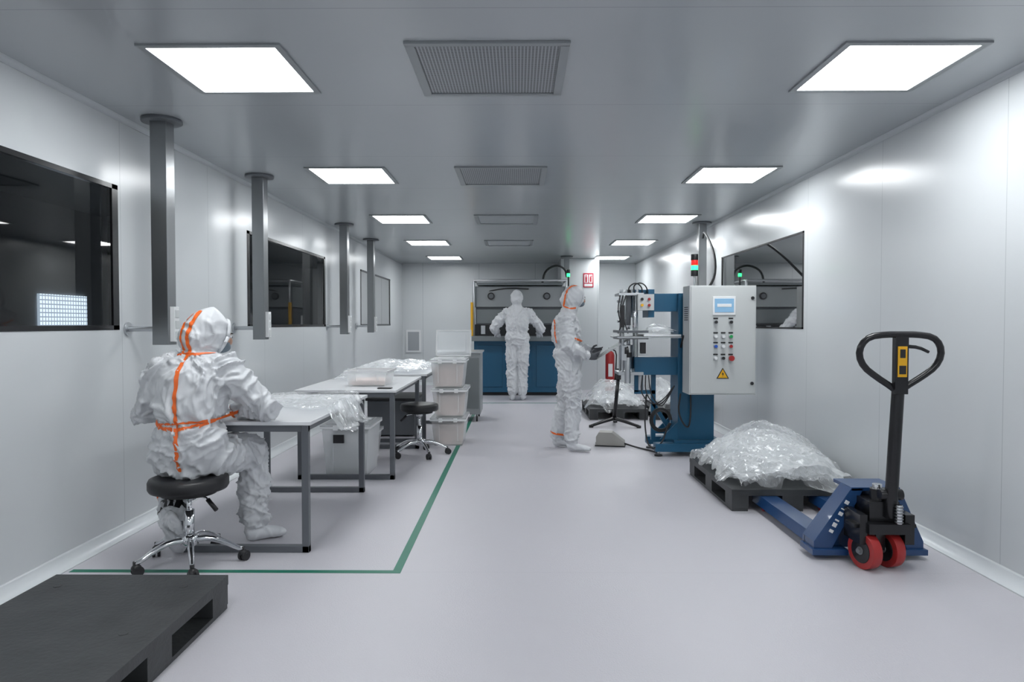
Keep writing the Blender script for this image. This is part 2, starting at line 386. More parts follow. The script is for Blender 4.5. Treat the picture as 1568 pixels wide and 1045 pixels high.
def pile(name,x0,x1,y0,y1,zb,Hh,seed,layers=6,over=.10,floorz=.03,amp=.06,n=60,rot=14,pw=2.4,freq=4.5,lump=.55):
    b=MB(); rnd=random.Random(seed); cx,cy=(x0+x1)/2,(y0+y1)/2; rx,ry=(x1-x0)/2,(y1-y0)/2
    for L in range(layers):
        fr=(L+1)/layers
        ox=rnd.uniform(-.12,.12)*rx; oy=rnd.uniform(-.12,.12)*ry; hh=Hh*fr
        def hf(x,y,hh=hh,ox=ox,oy=oy,fr=fr,L=L):
            u=(x-cx-ox)/(rx*1.08); v=(y-cy-oy)/(ry*1.08)
            r=(abs(u)**3+abs(v)**3)**(1/3)
            z=zb+.008+hh*max(0,1-r**pw)*(.80+lump*noise.noise(V((x*2.6,y*2.6,seed+L))))
            ex=max(0,abs(x-cx)-rx-.01,abs(y-cy)-ry-.01)
            if ex>0: z=max(floorz,z-ex*1.4)
            return z
        sheet(b,cx+rnd.uniform(-.05,.05)*rx,cy+rnd.uniform(-.05,.05)*ry,(x1-x0)*(1.0+over)*rnd.uniform(.86,1.0),(y1-y0)*(1.0+over)*rnd.uniform(.86,1.0),rnd.uniform(-rot,rot),hf,amp,seed*3+L*7.3,M_film2 if L%2==0 else M_film,n,freq)
    return b.done(name)
pile('plastic_bag_pile',1.53,2.37,4.82,5.92,.155,.27,3,6,.05,.10,.13,54,9,3.2,4.6,.4)
pile('plastic_bag_pile',1.02,1.76,9.35,10.4,.15,.34,5,4,.02,.06,.09,36)
pile('plastic_bag_pile',1.88,2.38,9.35,10.35,.15,.38,8,3,.0,.06,.09,36)
# bags on tables
b=MB()
def ht(x,y):
    z=.764
    if x>-1.19: z-= min((x+1.19)*1.9,.16)
    return z+.03*max(0,noise.noise(V((x*4,y*4,1))))
for k,(cx,cy,w,d,r) in enumerate([(-1.50,4.72,.66,.62,8),(-1.40,4.62,.52,.75,-14),(-1.42,4.85,.60,.60,20),(-1.22,4.45,.30,.45,6)]):
    sheet(b,cx,cy,w,d,r,lambda x,y,k=k:ht(x,y)+.006*k,.045,11+k*5,M_film,44,5.5,.04)
b.done('plastic_bag_pile')
pile('plastic_bag_pile',-1.85,-1.05,7.6,8.9,.762,.10,12,4,.0,.762,.06,44)
pile('plastic_bag_pile',-1.80,-1.50,6.50,6.95,.762,.05,15,2,.0,.762,.04,26)

# ------------------------------------------------------------ boxes
def crate(b,x0,x1,y0,y1,z0,z1,m=M_box,lid=True,taper=.03,content=.6,wall=.004):
    t=taper
    lo=[(x0+t,y0+t,z0),(x1-t,y0+t,z0),(x1-t,y1-t,z0),(x0+t,y1-t,z0)]; hi=[(x0,y0,z1),(x1,y0,z1),(x1,y1,z1),(x0,y1,z1)]
    a=[b.v(p) for p in lo]; c=[b.v(p) for p in hi]; b.f(a[::-1],m)
    for i in range(4): b.f([a[i],a[(i+1)%4],c[(i+1)%4],c[i]],m)
    r=.014
    for q in ((x0-r,x1+r,y0-r,y0,),(x0-r,x1+r,y1,y1+r),(x0-r,x0,y0,y1),(x1,x1+r,y0,y1)): b.box(*q,z1-.02,z1,M_white)
    for k in (-1,1):
        xm=(x0+x1)/2+k*(x1-x0)*.28; b.box(xm-.006,xm+.006,y0-.004+t*.3,y0+.01+t*.3,z0+.05,z1-.03,m)
    if lid:
        b.box(x0-r,x1+r,y0-r,y1+r,z1,z1+.012,m); b.box(x0+.03,x1-.03,y0+.03,y1-.03,z1+.012,z1+.02,m)
        for k in (-1,1): b.box((x0+x1)/2+k*.08-.02,(x0+x1)/2+k*.08+.02,y0-r-.008,y0-r,z1-.03,z1+.01,M_white)
    if content:
        e=t+.012; zc=z0+(z1-z0)*content; N=10; g=[]
        for j in range(N+1):
            g.append([b.v((x0+e+(x1-x0-2*e)*i/N,y0+e+(y1-y0-2*e)*j/N,zc+.03*noise.noise(V((i*.9,j*.9,z0*9))))) for i in range(N+1)])
        for j in range(N):
            for i in range(N): b.f([g[j][i],g[j][i+1],g[j+1][i+1],g[j+1][i]],M_content,True)
        f0=[b.v((x0+e,y0+e,z0+.01)),b.v((x1-e,y0+e,z0+.01)),b.v((x1-e,y1-e,z0+.01)),b.v((x0+e,y1-e,z0+.01))]
        b.f([f0[0],f0[1]]+g[0][::-1],M_content); b.f([f0[1],f0[2]]+[g[j][N] for j in range(N,-1,-1)],M_content)
        b.f([f0[2],f0[3]]+g[N],M_content); b.f([f0[3],f0[0]]+[g[j][0] for j in range(N+1)],M_content)
for i,(z0,z1) in enumerate(((0,.29),(.315,.605),(.63,.92))):
    b=MB(); o=(.0,.01,-.005)[i]; crate(b,-.93+o,-.57+o,7.30,7.82,z0,z1,content=.75); b.done('storage_box')
b=MB(); T=Matrix.Translation((-.73,7.72,.945))@Matrix.Rotation(math.radians(-14),4,'X')
b.box(-.19,.19,-.006,.006,0,.30,M_box,T); 
for q in ((-.20,.20,-.015,.012,.29,.305),(-.20,.20,-.015,.012,0,.015),(-.20,-.185,-.015,.012,0,.30),(.185,.20,-.015,.012,0,.30)): b.box(*q,M_white,T)
b.box(-.14,.14,-.012,.0,.05,.25,M_box,T)
b.done('storage_box_lid')
b=MB(); crate(b,-1.67,-1.27,5.78,6.28,0,.44,M_box,True,.03,.0)
b.box(-1.67+.1,-1.67+.19,5.765,5.79,.30,.37,M_black); b.box(-1.62,-1.32,5.84,6.22,.02,.36,M_white); b.done('storage_box')
b=MB(); crate(b,-1.72,-1.36,6.42,6.80,0.0,.28,M_box,True,.03,.7); b.done('storage_box')
b=MB(); crate(b,-1.52,-1.16,6.0,6.42,.762,.90,M_box,False,.02,.35); b.done('parts_tray')
b=MB(); b.box(-1.20,-1.08,5.80,5.87,.761,.770,M_black); b.done('mobile_phone',.003)
b=MB(); b.box(-1.08,-.50,9.1,9.7,.10,.92,M_hood2); b.box(-1.10,-.48,9.08,9.72,.92,.945,M_steelL); b.box(-.90,-.52,9.095,9.11,.18,.86,M_hood)
for x in (-1.03,-.55):
    for y in (9.15,9.65):
        b.cyl((x,y,.06),(x,y,.10),.012,M_steel,10); b.cyl((x-.012,y,.038),(x+.012,y,.038),.038,M_rubber)
b.done('tool_trolley',.004)
b=MB(); b.box(-1.75,-1.2,7.9,8.6,.02,.42,M_frame); b.box(-1.77,-1.18,7.88,8.62,.42,.45,M_black); b.done('storage_crate',.005)
# wall return grille
b=MB(); b.box(-2.39,-2.07,YB-.03,YB,.70,1.18,M_white); b.box(-2.35,-2.11,YB-.034,YB-.02,.74,1.14,M_vent); b.done('return_air_grille',.004)

# ------------------------------------------------------------ far thermoforming machine
b=MB()
x0,x1=-.80,.88
b.box(x0,x1,12.45,13.4,.06,1.0,M_blue); b.box(x0-.03,x1+.03,12.25,13.42,1.0,1.09,M_hood); b.box(x0,x1,12.5,13.3,0,.06,M_dark)
for k in range(3): b.box(x0+.06+k*.54,x0+.52+k*.54,12.435,12.452,.16,.92,M_blue)
b.box(x0,x1,12.6,13.4,1.09,1.30,M_dark)
for k in range(6): b.box(x0+.12+k*.26,x0+.20+k*.26,12.58,12.60,1.12,1.28,M_steelL)
b.box(x0,x1,12.55,13.35,1.62,2.0,M_hood); b.box(x0+.02,x1-.02,12.62,13.3,1.28,1.62,M_frame)
b.box(x0+.04,x1-.04,12.54,12.56,1.62,1.98,M_hood2)
b.box(x0+.04,x1-.04,12.60,12.625,1.32,1.58,M_hood)
for x in (-.49,.53):
    b.cyl((x,12.50,1.82),(x,12.56,1.82),.065,M_black); b.cyl((x,12.49,1.82),(x,12.50,1.82),.045,M_frame)
for x in (x0,x1):
    b.cyl((x,12.4,1.09),(x,12.4,2.10),.022,M_steelL,12)
b.tube([(x0,12.4,2.10),(x1,12.4,2.10)],.022,M_steelL,12); b.tube([(x0,12.4,2.10),(x0,13.2,2.10)],.018,M_steelL,12); b.tube([(x1,12.4,2.10),(x1,13.2,2.10)],.018,M_steelL,12)
b.box(x0+.05,x1-.05,12.5,13.2,2.02,2.07,M_hood)
b.box(x0-.05,x0-.01,12.28,12.36,1.09,1.70,M_yellow); b.box(x1+.01,x1+.05,12.28,12.36,1.09,1.55,M_yellow)
b.tube([(.45,12.7,2.05),(.5,12.7,2.3),(.72,12.8,2.42),(.9,12.95,2.35),(.93,13.0,2.2)],.02,M_rubber,10,2)
b.tube([(.93,12.6,2.0),(.93,12.6,2.18)],.015,M_black,10); b.cyl((.93,12.6,2.18),(.93,12.6,2.24),.03,M_grn); b.cyl((.93,12.6,2.24),(.93,12.6,2.31),.032,M_black)
b.tube([(x0+.2,12.56,1.9),(-.2,12.5,1.97),(.2,12.5,1.95)],.01,M_rubber,8,2)
b.box(x1,.96,12.5,12.7,1.3,2.0,M_frame)
b.done('thermoforming_machine',.006)
# sign + extinguisher
b=MB(); y=13.49; b.box(1.29,1.49,y,y+.008,2.03,2.31,M_signred)
b.box(1.31,1.385,y-.002,y,2.12,2.285,M_white); b.box(1.40,1.47,y-.002,y,2.12,2.285,M_white); b.box(1.31,1.47,y-.002,y,2.05,2.10,M_white)
b.ell((1.345,y-.004,2.255),(.014,.003,.014),M_signred); b.prism([(1.33,y-.004,2.13),(1.36,y-.004,2.13),(1.365,y-.004,2.235),(1.325,y-.004,2.235)],(0,.002,0),M_signred)
b.box(1.42,1.45,y-.004,y-.002,2.14,2.24,M_signred); b.box(1.43,1.465,y-.004,y-.002,2.245,2.26,M_signred); b.done('fire_safety_sign')
def exting(x,y,r,h,m):
    b=MB(); b.lathe([(r*.9,.02),(r,.05),(r,h-.08),(r*.8,h-.03),(r*.3,h),(r*.28,h+.03)],(x,y,0),m); b.box(x-.03,x+.05,y-.015,y+.015,h+.03,h+.06,M_black)
    b.tube([(x+.03,y,h+.04),(x+r+.04,y,h-.02),(x+r+.03,y,h-.25),(x+r+.02,y,.25)],[.012,.012,.012,.02],M_black,10,1); b.lathe([(r,0),(r,.02)],(x,y,0),M_black); b.box(x-.04,x+.04,y-r-.003,y-r+.02,h*.4,h*.7,M_white)
    return b.done('fire_extinguisher')
exting(1.74,12.9,.085,.80,M_red)

# ------------------------------------------------------------ press machine
b=MB()
b.box(1.60,1.96,6.82,7.16,.06,1.62,M_blue)
b.box(1.36,2.05,6.72,6.84,.05,.13,M_blue); b.box(1.36,2.05,7.16,7.28,.05,.13,M_blue); b.box(1.55,2.02,6.75,7.25,.05,.16,M_blue)
b.prism([(1.60,6.80,.16),(1.42,6.80,.16),(1.60,6.80,.34)],(0,.03,0),M_blue); b.prism([(1.60,7.17,.16),(1.42,7.17,.16),(1.60,7.17,.34)],(0,.03,0),M_blue)
for x in (1.40,2.0):
    for y in (6.78,7.22): b.cyl((x,y,.012),(x,y,.09),.012,M_steelL,12); b.cyl((x,y,0),(x,y,.014),.04,M_black)
# cabinet
cx0,cx1,cz0,cz1=1.63,2.26,.64,1.68
b.box(cx0,cx1,6.50,6.76,cz0,cz1,M_cab); b.box(cx0+.012,cx1-.012,6.490,6.50,cz0+.012,cz1-.012,M_cab)
b.box(1.70,1.9,6.76,6.82,.8,1.5,M_blue)
for z in (.75,1.56): b.cyl((2.222,6.478,z),(2.222,6.49,z),.016,M_black,16)
b.box(1.845,2.06,6.480,6.492,1.40,1.575,M_white); b.box(1.862,2.043,6.476,6.482,1.425,1.555,M_screen); b.box(1.885,2.02,6.474,6.477,1.475,1.505,M_white)
M_cols=[[M_black,M_blackgloss,M_black],[M_white,M_white,M_btng],[M_btnb,M_white,M_red],[M_white,M_black,M_red]]
for r_,z in enumerate((1.332,1.196,1.102,.99)):
    for c_,x in enumerate((1.875,1.946,2.018)):
        if r_==0 and c_==1: continue
        b.cyl((x,6.478,z),(x,6.49,z),.021,M_steelL,18); b.cyl((x,6.462,z),(x,6.478,z),.015,M_cols[r_][c_],18)
        b.box(x-.022,x+.022,6.486,6.4895,z+.028,z+.042,M_black)
b.cyl((2.018,6.44,.99),(2.018,6.465,.99),.026,M_red,18)
b.prism([(1.885,6.486,.795),(2.005,6.486,.795),(1.945,6.486,.90)],(0,.005,0),M_black); b.prism([(1.899,6.484,.802),(1.991,6.484,.802),(1.945,6.484,.884)],(0,.004,0),M_yellow)
b.prism([(1.948,6.481,.865),(1.934,6.481,.835),(1.945,6.481,.835),(1.94,6.481,.81),(1.956,6.481,.845),(1.946,6.481,.845)],(0,.003,0),M_black)
for k in range(7): b.box(cx0-.003,cx0+.001,6.56,6.70,1.0+k*.02+.35,1.008+k*.02+.35,M_dark)
# arms
b.box(1.34,1.62,6.88,7.10,1.44,1.62,M_blue); b.box(1.18,1.62,6.88,7.10,.80,.98,M_blue)
b.box(1.30,1.36,6.82,7.14,1.38,1.66,M_blue); b.box(1.10,1.14,6.90,7.08,1.30,1.66,M_frame)
b.box(1.10,1.36,6.90,7.08,1.62,1.66,M_blue)
b.box(1.19,1.35,6.78,6.88,1.45,1.61,M_cab); 
for x,z,m in ((1.23,1.56,M_black),(1.30,1.56,M_red),(1.23,1.50,M_yellow),(1.30,1.50,M_red)): b.cyl((x,6.765,z),(x,6.78,z),.014,m,14)
# cylinders / rods / platen
for x in (1.06,1.20):
    for y in (6.90,7.08):
        b.cyl((x,y,.82),(x,y,1.64),.012,M_steelL,12)
b.cyl((1.13,6.99,1.38),(1.13,6.99,1.66),.045,M_steelL); b.cyl((1.13,6.99,1.26),(1.13,6.99,1.38),.018,M_chrome,14)
b.cyl((1.06,6.86,1.36),(1.06,6.86,1.60),.028,M_steelL); b.cyl((1.17,6.84,1.28),(1.17,6.84,1.44),.024,M_chrome)
b.cyl((1.13,6.99,.86),(1.13,6.99,1.10),.05,M_steelL); b.cyl((1.13,6.99,1.10),(1.13,6.99,1.16),.02,M_chrome,14)
b.cyl((1.10,6.84,.72),(1.10,6.84,1.02),.03,M_steelL); b.cyl((1.10,6.84,.98),(1.10,6.84,1.03),.04,M_black)
b.box(1.01,1.26,6.84,7.14,1.60,1.625,M_steelL); b.box(1.01,1.26,6.84,7.14,.80,.83,M_steelL)
b.box(1.0,1.30,6.80,7.18,1.225,1.25,M_frame); b.box(1.0,1.30,6.80,7.18,1.16,1.19,M_steel)
b.box(.98,1.62,6.74,7.24,1.175,1.185,M_steelL); b.box(1.25,1.62,6.78,7.2,1.19,1.21,M_whitetop)
b.box(1.02,1.06,6.78,6.84,1.28,1.5,M_black); b.box(1.22,1.27,6.78,6.84,1.02,1.13,M_black); b.box(1.03,1.08,6.78,6.84,.95,1.1,M_steelL)
b.cyl((1.06,6.8,1.05),(1.10,6.8,1.05),.04,M_black,16)
for x in (1.19,1.36): b.box(x,x+.045,6.95,6.99,(.62 if x<1.3 else .13),.80,M_blue)
b.box(1.19,1.40,6.95,6.99,.60,.64,M_blue)
b.prism([(1.36,6.95,.50),(1.405,6.95,.50),(1.60,6.95,.20),(1.55,6.95,.20)],(0,.04,0),M_blue)
b.cyl((1.25,6.97,.64),(1.25,6.97,.80),.03,M_steelL,16)
# fittings
for k in range(4):
    b.cyl((1.04+.055*k,6.9,1.625),(1.04+.055*k,6.9,1.665),.014,M_steelL,14)
for z in (1.34,1.44,1.54): b.cyl((1.0,6.9,z),(1.03,6.9,z),.012,M_chrome,12)
# hoses
for k in range(2):
    x=1.12+k*.05
    b.tube([(x,6.85,1.62),(x-.02,6.83,1.68+.02*k),(x+.05,6.82,1.73),(x+.12,6.86,1.69),(x+.13,6.88,1.62)],.0065,M_rubber,8,2)
for k in range(3):
    b.tube([(1.02+.03*k,6.83,1.60),(.99+.02*k,6.80,1.45),(1.03+.02*k,6.80,1.3),(1.00+.05*k,6.82,1.22)],.0055,M_rubber,8,2)
    b.tube([(1.25+.03*k,6.84,.80),(1.22+.05*k,6.80,.62),(1.34+.03*k,6.79,.50),(1.45,6.78,.56-.03*k),(1.56,6.80,.70)],.006,M_rubber,8,2)
for k in range(3):
    c=V((1.42,6.76,.36)); R=.085+.012*k
    b.tube([c+V((R*math.cos(a*.5),.008*k,R*1.1*math.sin(a*.5))) for a in range(0,13)],.007,M_rubber,8,1)
b.tube([(1.48,6.74,.30),(1.42,6.72,.12),(1.30,6.76,.06),(1.28,6.9,.3),(1.30,6.9,.6)],.008,M_rubber,8,2)
b.tube([(1.62,6.80,.62),(1.58,6.74,.42),(1.68,6.72,.26),(1.72,6.78,.40),(1.72,6.8,.62)],.009,M_rubber,8,2)
b.tube([(2.33,8.64,2.4),(2.25,8.3,2.45),(2.15,7.5,2.1),(2.05,7.1,1.8),(1.9,7.0,1.62)],.013,M_rubber,10,2)
# stack light
b.cyl((1.79,6.95,1.62),(1.79,6.95,1.82),.012,M_steelL,12); b.cyl((1.79,6.95,1.80),(1.79,6.95,1.86),.036,M_black); b.cyl((1.79,6.95,1.86),(1.79,6.95,1.905),.034,M_grn); b.cyl((1.79,6.95,1.91),(1.79,6.95,1.96),.034,M_redl); b.cyl((1.79,6.95,1.96),(1.79,6.95,2.02),.036,M_black)
b.tube([(1.63,6.86,1.05),(1.62,6.7,1.2)],.01,M_rubber,8)
b.done('heat_sealing_press',.004)
pile('plastic_bag_pile',1.30,1.60,6.80,7.18,1.212,.07,21,2,.0,1.212,.05,30)

# pedal
b=MB(); b.M=rotz(-12,(1.0,7.35,0))
b.prism([(-.15,-.07,.0),(.15,-.07,0),(.15,-.07,.05),(.02,-.07,.15),(-.12,-.07,.15),(-.15,-.07,.10)],(0,.16,0),M_beige)
b.box(-.155,-.04,-.06,.08,.02,.04,M_black); b.box(-.16,.16,-.08,.10,0,.012,M_black); b.M=Matrix.Identity(4)
b.tube([(1.14,7.32,.03),(1.25,7.18,.012),(1.36,7.0,.012),(1.44,6.85,.012),(1.40,6.92,.03),(1.36,7.0,.05)],.009,M_rubber,8,2)
b.done('foot_pedal',.004)
# tripod stand
b=MB(); c=V((1.24,8.75,0))
for a in (200,330,80): 
    d=V((math.cos(math.radians(a)),math.sin(math.radians(a)),0)); b.tube([c+V((0,0,.10)),c+d*.14+V((0,0,.07)),c+d*.33+V((0,0,.02))],[.026,.022,.018],M_blackgloss,10,1); b.cyl(c+d*.33,c+d*.33+V((0,0,.03)),.028,M_rubber,14)
b.tube([c+V((0,0,.08)),c+V((.05,0,.66))],.024,M_blackgloss,12); b.cyl(c+V((.05,0,.60)),c+V((.055,0,.74)),.032,M_rubber,14); b.tube([c+V((.03,0,.45)),c+V((.10,-.03,.48))],.010,M_chrome,8)
b.done('tripod_stand')

# ------------------------------------------------------------ pallet truck
b=MB(); tc=1.96
for xa in (1.68,2.08):
    xb=xa+.16
    b.prism([(xa,3.86,.045),(xa+.02,3.86,.108),(xb-.02,3.86,.108),(xb,3.86,.045)],(0,1.02,0),M_blue2)
    b.box(xa+.03,xb-.03,4.88,4.98,.05,.10,M_blue2)
    b.cyl((xa+.04,4.78,.036),(xb-.04,4.78,.036),.036,M_red,20)
# A-frame chassis
def XZ(pts,y): return [(x,y,z) for x,z in pts]
b.prism(XZ([(1.655,.03),(2.265,.03),(2.265,.10),(2.13,.385),(1.86,.385),(1.655,.10)],3.92),(0,.03,0),M_blue2)
b.prism(XZ([(1.655,.03),(1.74,.03),(1.93,.40),(1.86,.40),(1.655,.10)],3.80),(0,.13,0),M_blue2)
b.prism(XZ([(2.265,.03),(2.18,.03),(2.06,.40),(2.13,.40),(2.265,.10)],3.80),(0,.13,0),M_blue2)
b.box(1.86,2.13,3.80,4.02,.385,.405,M_blue2); b.box(1.64,1.84,3.78,3.95,.028,.06,M_blue2); b.box(2.08,2.28,3.78,3.95,.028,.06,M_blue2)
T=Matrix.Translation((1.755,3.797,.17))@Matrix.Rotation(math.radians(-62),4,'Y')
for k,w in enumerate((.022,.03,.012,.026,.008,.026)): b.box(-.02+k*.036,-.02+k*.036+w*.8,-.002,.002,-.012,.012,M_white,T)
# pump
b.box(tc-.10,tc+.12,3.60,3.80,.20,.255,M_blackgloss); b.box(tc-.07,tc+.09,3.66,3.82,.255,.36,M_blackgloss)
b.cyl((tc+.01,3.72,.13),(tc+.01,3.72,.42),.045,M_blackgloss); b.cyl((tc+.01,3.74,.36),(tc+.01,3.74,.44),.025,M_chrome)
b.cyl((tc+.055,3.60,.26),(tc+.055,3.60,.36),.016,M_chrome); 
for k in range(6): b.cyl((tc+.055,3.60,.265+k*.016),(tc+.055,3.60,.272+k*.016),.021,M_steel,16)
b.box(tc-.16,tc+.17,3.64,3.74,.225,.245,M_blackgloss)
b.box(tc+.10,tc+.15,3.62,3.80,.14,.30,M_blackgloss); b.box(tc-.14,tc-.10,3.62,3.80,.14,.30,M_blackgloss)
# wheels
b.M=rotz(14,(tc-.02,3.68,0))
for sx in (-.10,.045):
    b.cyl((sx,0,.098),(sx+.055,0,.098),.098,M_red,40); b.cyl((sx-.004,0,.098),(sx+.059,0,.098),.066,M_blackgloss,30); b.cyl((sx-.008,0,.098),(sx+.063,0,.098),.022,M_steel,20)
b.cyl((-.12,0,.098),(.12,0,.098),.014,M_steel,14); b.box(-.03,.03,-.03,.03,.1,.24,M_blackgloss)
b.M=Matrix.Identity(4)
# handle
hx=2.0
b.cyl((hx-.06,3.66,.40),(hx+.06,3.66,.40),.03,M_blackgloss,20)
b.tube([(hx,3.66,.28),(hx,3.645,.45),(hx,3.60,.97)],[.036,.033,.031],M_blackgloss,16)
P=[(0,.955),(-.035,.985),(-.12,1.04),(-.185,1.09),(-.215,1.15),(-.205,1.21),(-.165,1.25),(-.08,1.262),(0,1.262),(.08,1.262),(.165,1.25),(.205,1.21),(.215,1.15),(.185,1.09),(.12,1.04),(.035,.985),(0,.955)]
b.tube([(hx+x,3.60-(z-.955)*.07,z) for x,z in P],.0175,M_blackgloss,14,1)
b.box(hx-.034,hx+.034,3.565,3.60,.95,1.262,M_blackgloss); b.box(hx-.024,hx+.024,3.560,3.566,1.04,1.20,M_yellow); b.box(hx-.014,hx+.014,3.558,3.561,1.14,1.185,M_black); b.box(hx-.018,hx+.018,3.558,3.561,1.055,1.10,M_black)
b.tube([(hx+.03,3.585,1.20),(hx+.09,3.575,1.195),(hx+.14,3.57,1.17)],[.010,.009,.008],M_blackgloss,10,1)
b.done('pallet_truck',.003)

# ------------------------------------------------------------ people
def remeshed(b,voxel,smooth,name):
    o=b.done(name+'_tmp')
    m=o.modifiers.new('r','REMESH'); m.mode='VOXEL'; m.voxel_size=voxel
    s=o.modifiers.new('s','SMOOTH'); s.factor=.5; s.iterations=smooth
    dg=bpy.context.evaluated_depsgraph_get(); dg.update()
    me=bpy.data.meshes.new_from_object(o.evaluated_get(dg)); old=o.data
    bpy.data.objects.remove(o); bpy.data.meshes.remove(old); me.name=name
    return me
def wrinkle(me,seed,amp,f,joints,hd):
    vs=[(v.co.copy(),v.normal.copy()) for v in me.vertices]
    for v,(p,n_) in zip(me.vertices,vs):
        q=V((p.x*f+p.z*f*.35,p.y*f,p.z*f*.9-p.x*f*.3))+V((seed,seed,0)); w=V((noise.noise(q*.45),noise.noise(q*.45+V((5,5,5))),noise.noise(q*.45+V((9,0,3)))))*2.0
        a=max(0,1-abs(noise.noise(q+w))*4.5)**1.3; c=max(0,1-abs(noise.noise(q*2.1+w*1.7+V((2,7,1))))*3.6)**1.3
        g=noise.noise(q*.6)
        k=.75
        for j in joints:
            dd=(p-j).length
            if dd<.2: k=max(k,1.5-dd*3.5)
        if p.z<.09: k=.2
        if (p-hd).length<.17: k=.4
        v.co=p+n_*(amp*(a*.9+c*.5-.45+g*.5))*k
def make_hand(name,w,f,nrm,thumb,curl,m,parent,sc=1.0):
    f=V(f).normalized(); nrm=V(nrm); nrm=(nrm-f*nrm.dot(f)).normalized(); s=f.cross(nrm)*thumb; w=V(w); b=MB()
    b.loft([(w-f*.03*sc,.026*sc,.022*sc),(w,.026*sc,.02*sc),(w+f*.03*sc,.036*sc,.018*sc),(w+f*.07*sc,.042*sc,.015*sc),(w+f*.092*sc,.040*sc,.011*sc)],s,m,20)
    for i,(off,L,r) in enumerate(((.030,.072,.0095),(.010,.080,.0095),(-.010,.074,.009),(-.029,.058,.008))):
        p=w+(f*(.078-.004*i)+s*off)*sc; ang=0; pts=[p]; rad=[r*1.1*sc]
        for k,fr in enumerate((.45,.32,.23)):
            ang+=math.radians(curl*(.7+.15*i)*(1.0 if k else .8)); d=(f*math.cos(ang)+nrm*math.sin(ang)+s*off*2.2).normalized()
            p=p+d*(L*fr+(.02 if k==0 else 0))*sc; pts.append(p); rad.append(r*(1-.1*k)*sc)
            b.ell(p,(rad[-1],)*3,m,None,12,8)
        b.tube(pts,rad,m,12)
    p=w+(f*.022+s*.026)*sc; p2=p+(f*.5+s*.55+nrm*.45).normalized()*.045*sc; p3=p2+(f*.75+s*.15+nrm*.6).normalized()*.038*sc
    b.tube([p,p2,p3],[.014*sc,.0115*sc,.0095*sc],m,12); b.ell(p3,(.0095*sc,)*3,m,None,12,8); b.ell(p2,(.0115*sc,)*3,m,None,12,8)
    me=remeshed(b,.0038*sc,2,name); me.materials.clear(); me.materials.append(m)
    for p_ in me.polygons: p_.use_smooth=True; p_.material_index=0
    o=bpy.data.objects.new(name,me); col.objects.link(o); o.parent=parent; return o
def tape(b,bvh,pts,d,width=.022,off=.004,n=14):
    pts=[V(p) for p in pts]; d=V(d).normalized(); smp=[]
    for a,c in zip(pts[:-1],pts[1:]):
        for k in range(n): smp.append(a.lerp(c,k/n))
    smp.append(pts[-1]); hits=[]
    for p in smp:
        h=bvh.ray_cast(p-d*1.0,d,1.6); hits.append((h[0],h[1]) if h[0] is not None else None)
    prev=None
    for i,h in enumerate(hits):
        if h is None: prev=None; continue
        a=hits[i-1] if i>0 and hits[i-1] else h; c=hits[i+1] if i<len(hits)-1 and hits[i+1] else h
        t=(c[0]-a[0])
        if t.length<1e-5: prev=None; continue
        t.normalize(); w=t.cross(d).normalized(); cur=[]
        for s in (-1,-.33,.33,1):
            q=h[0]+w*width/2*s; nr=bvh.find_nearest(q); cur.append(b.v(nr[0]+nr[1]*off))
        if prev:
            for k in range(3): b.f([prev[k],prev[k+1],cur[k+1],cur[k]],M_orange,True)
        prev=cur
def ringtape(b,bvh,c,axis,r,width=.022,n=28,m=None):
    c=V(c); axis=V(axis).normalized(); u=axis.orthogonal().normalized(); w=axis.cross(u); prev=None
    for k in range(n+1):
        a=k*2*math.pi/n; d=u*math.cos(a)+w*math.sin(a); cur=[]
        for s in (-.5,.5):
            o=c+axis*width*s; h=bvh.ray_cast(o,d,r)
            cur.append(b.v((h[0] if h[0] is not None else o+d*r*.5)+d*.004))
        if prev: b.f([prev[0],prev[1],cur[1],cur[0]],m or M_orange,True)
        prev=cur
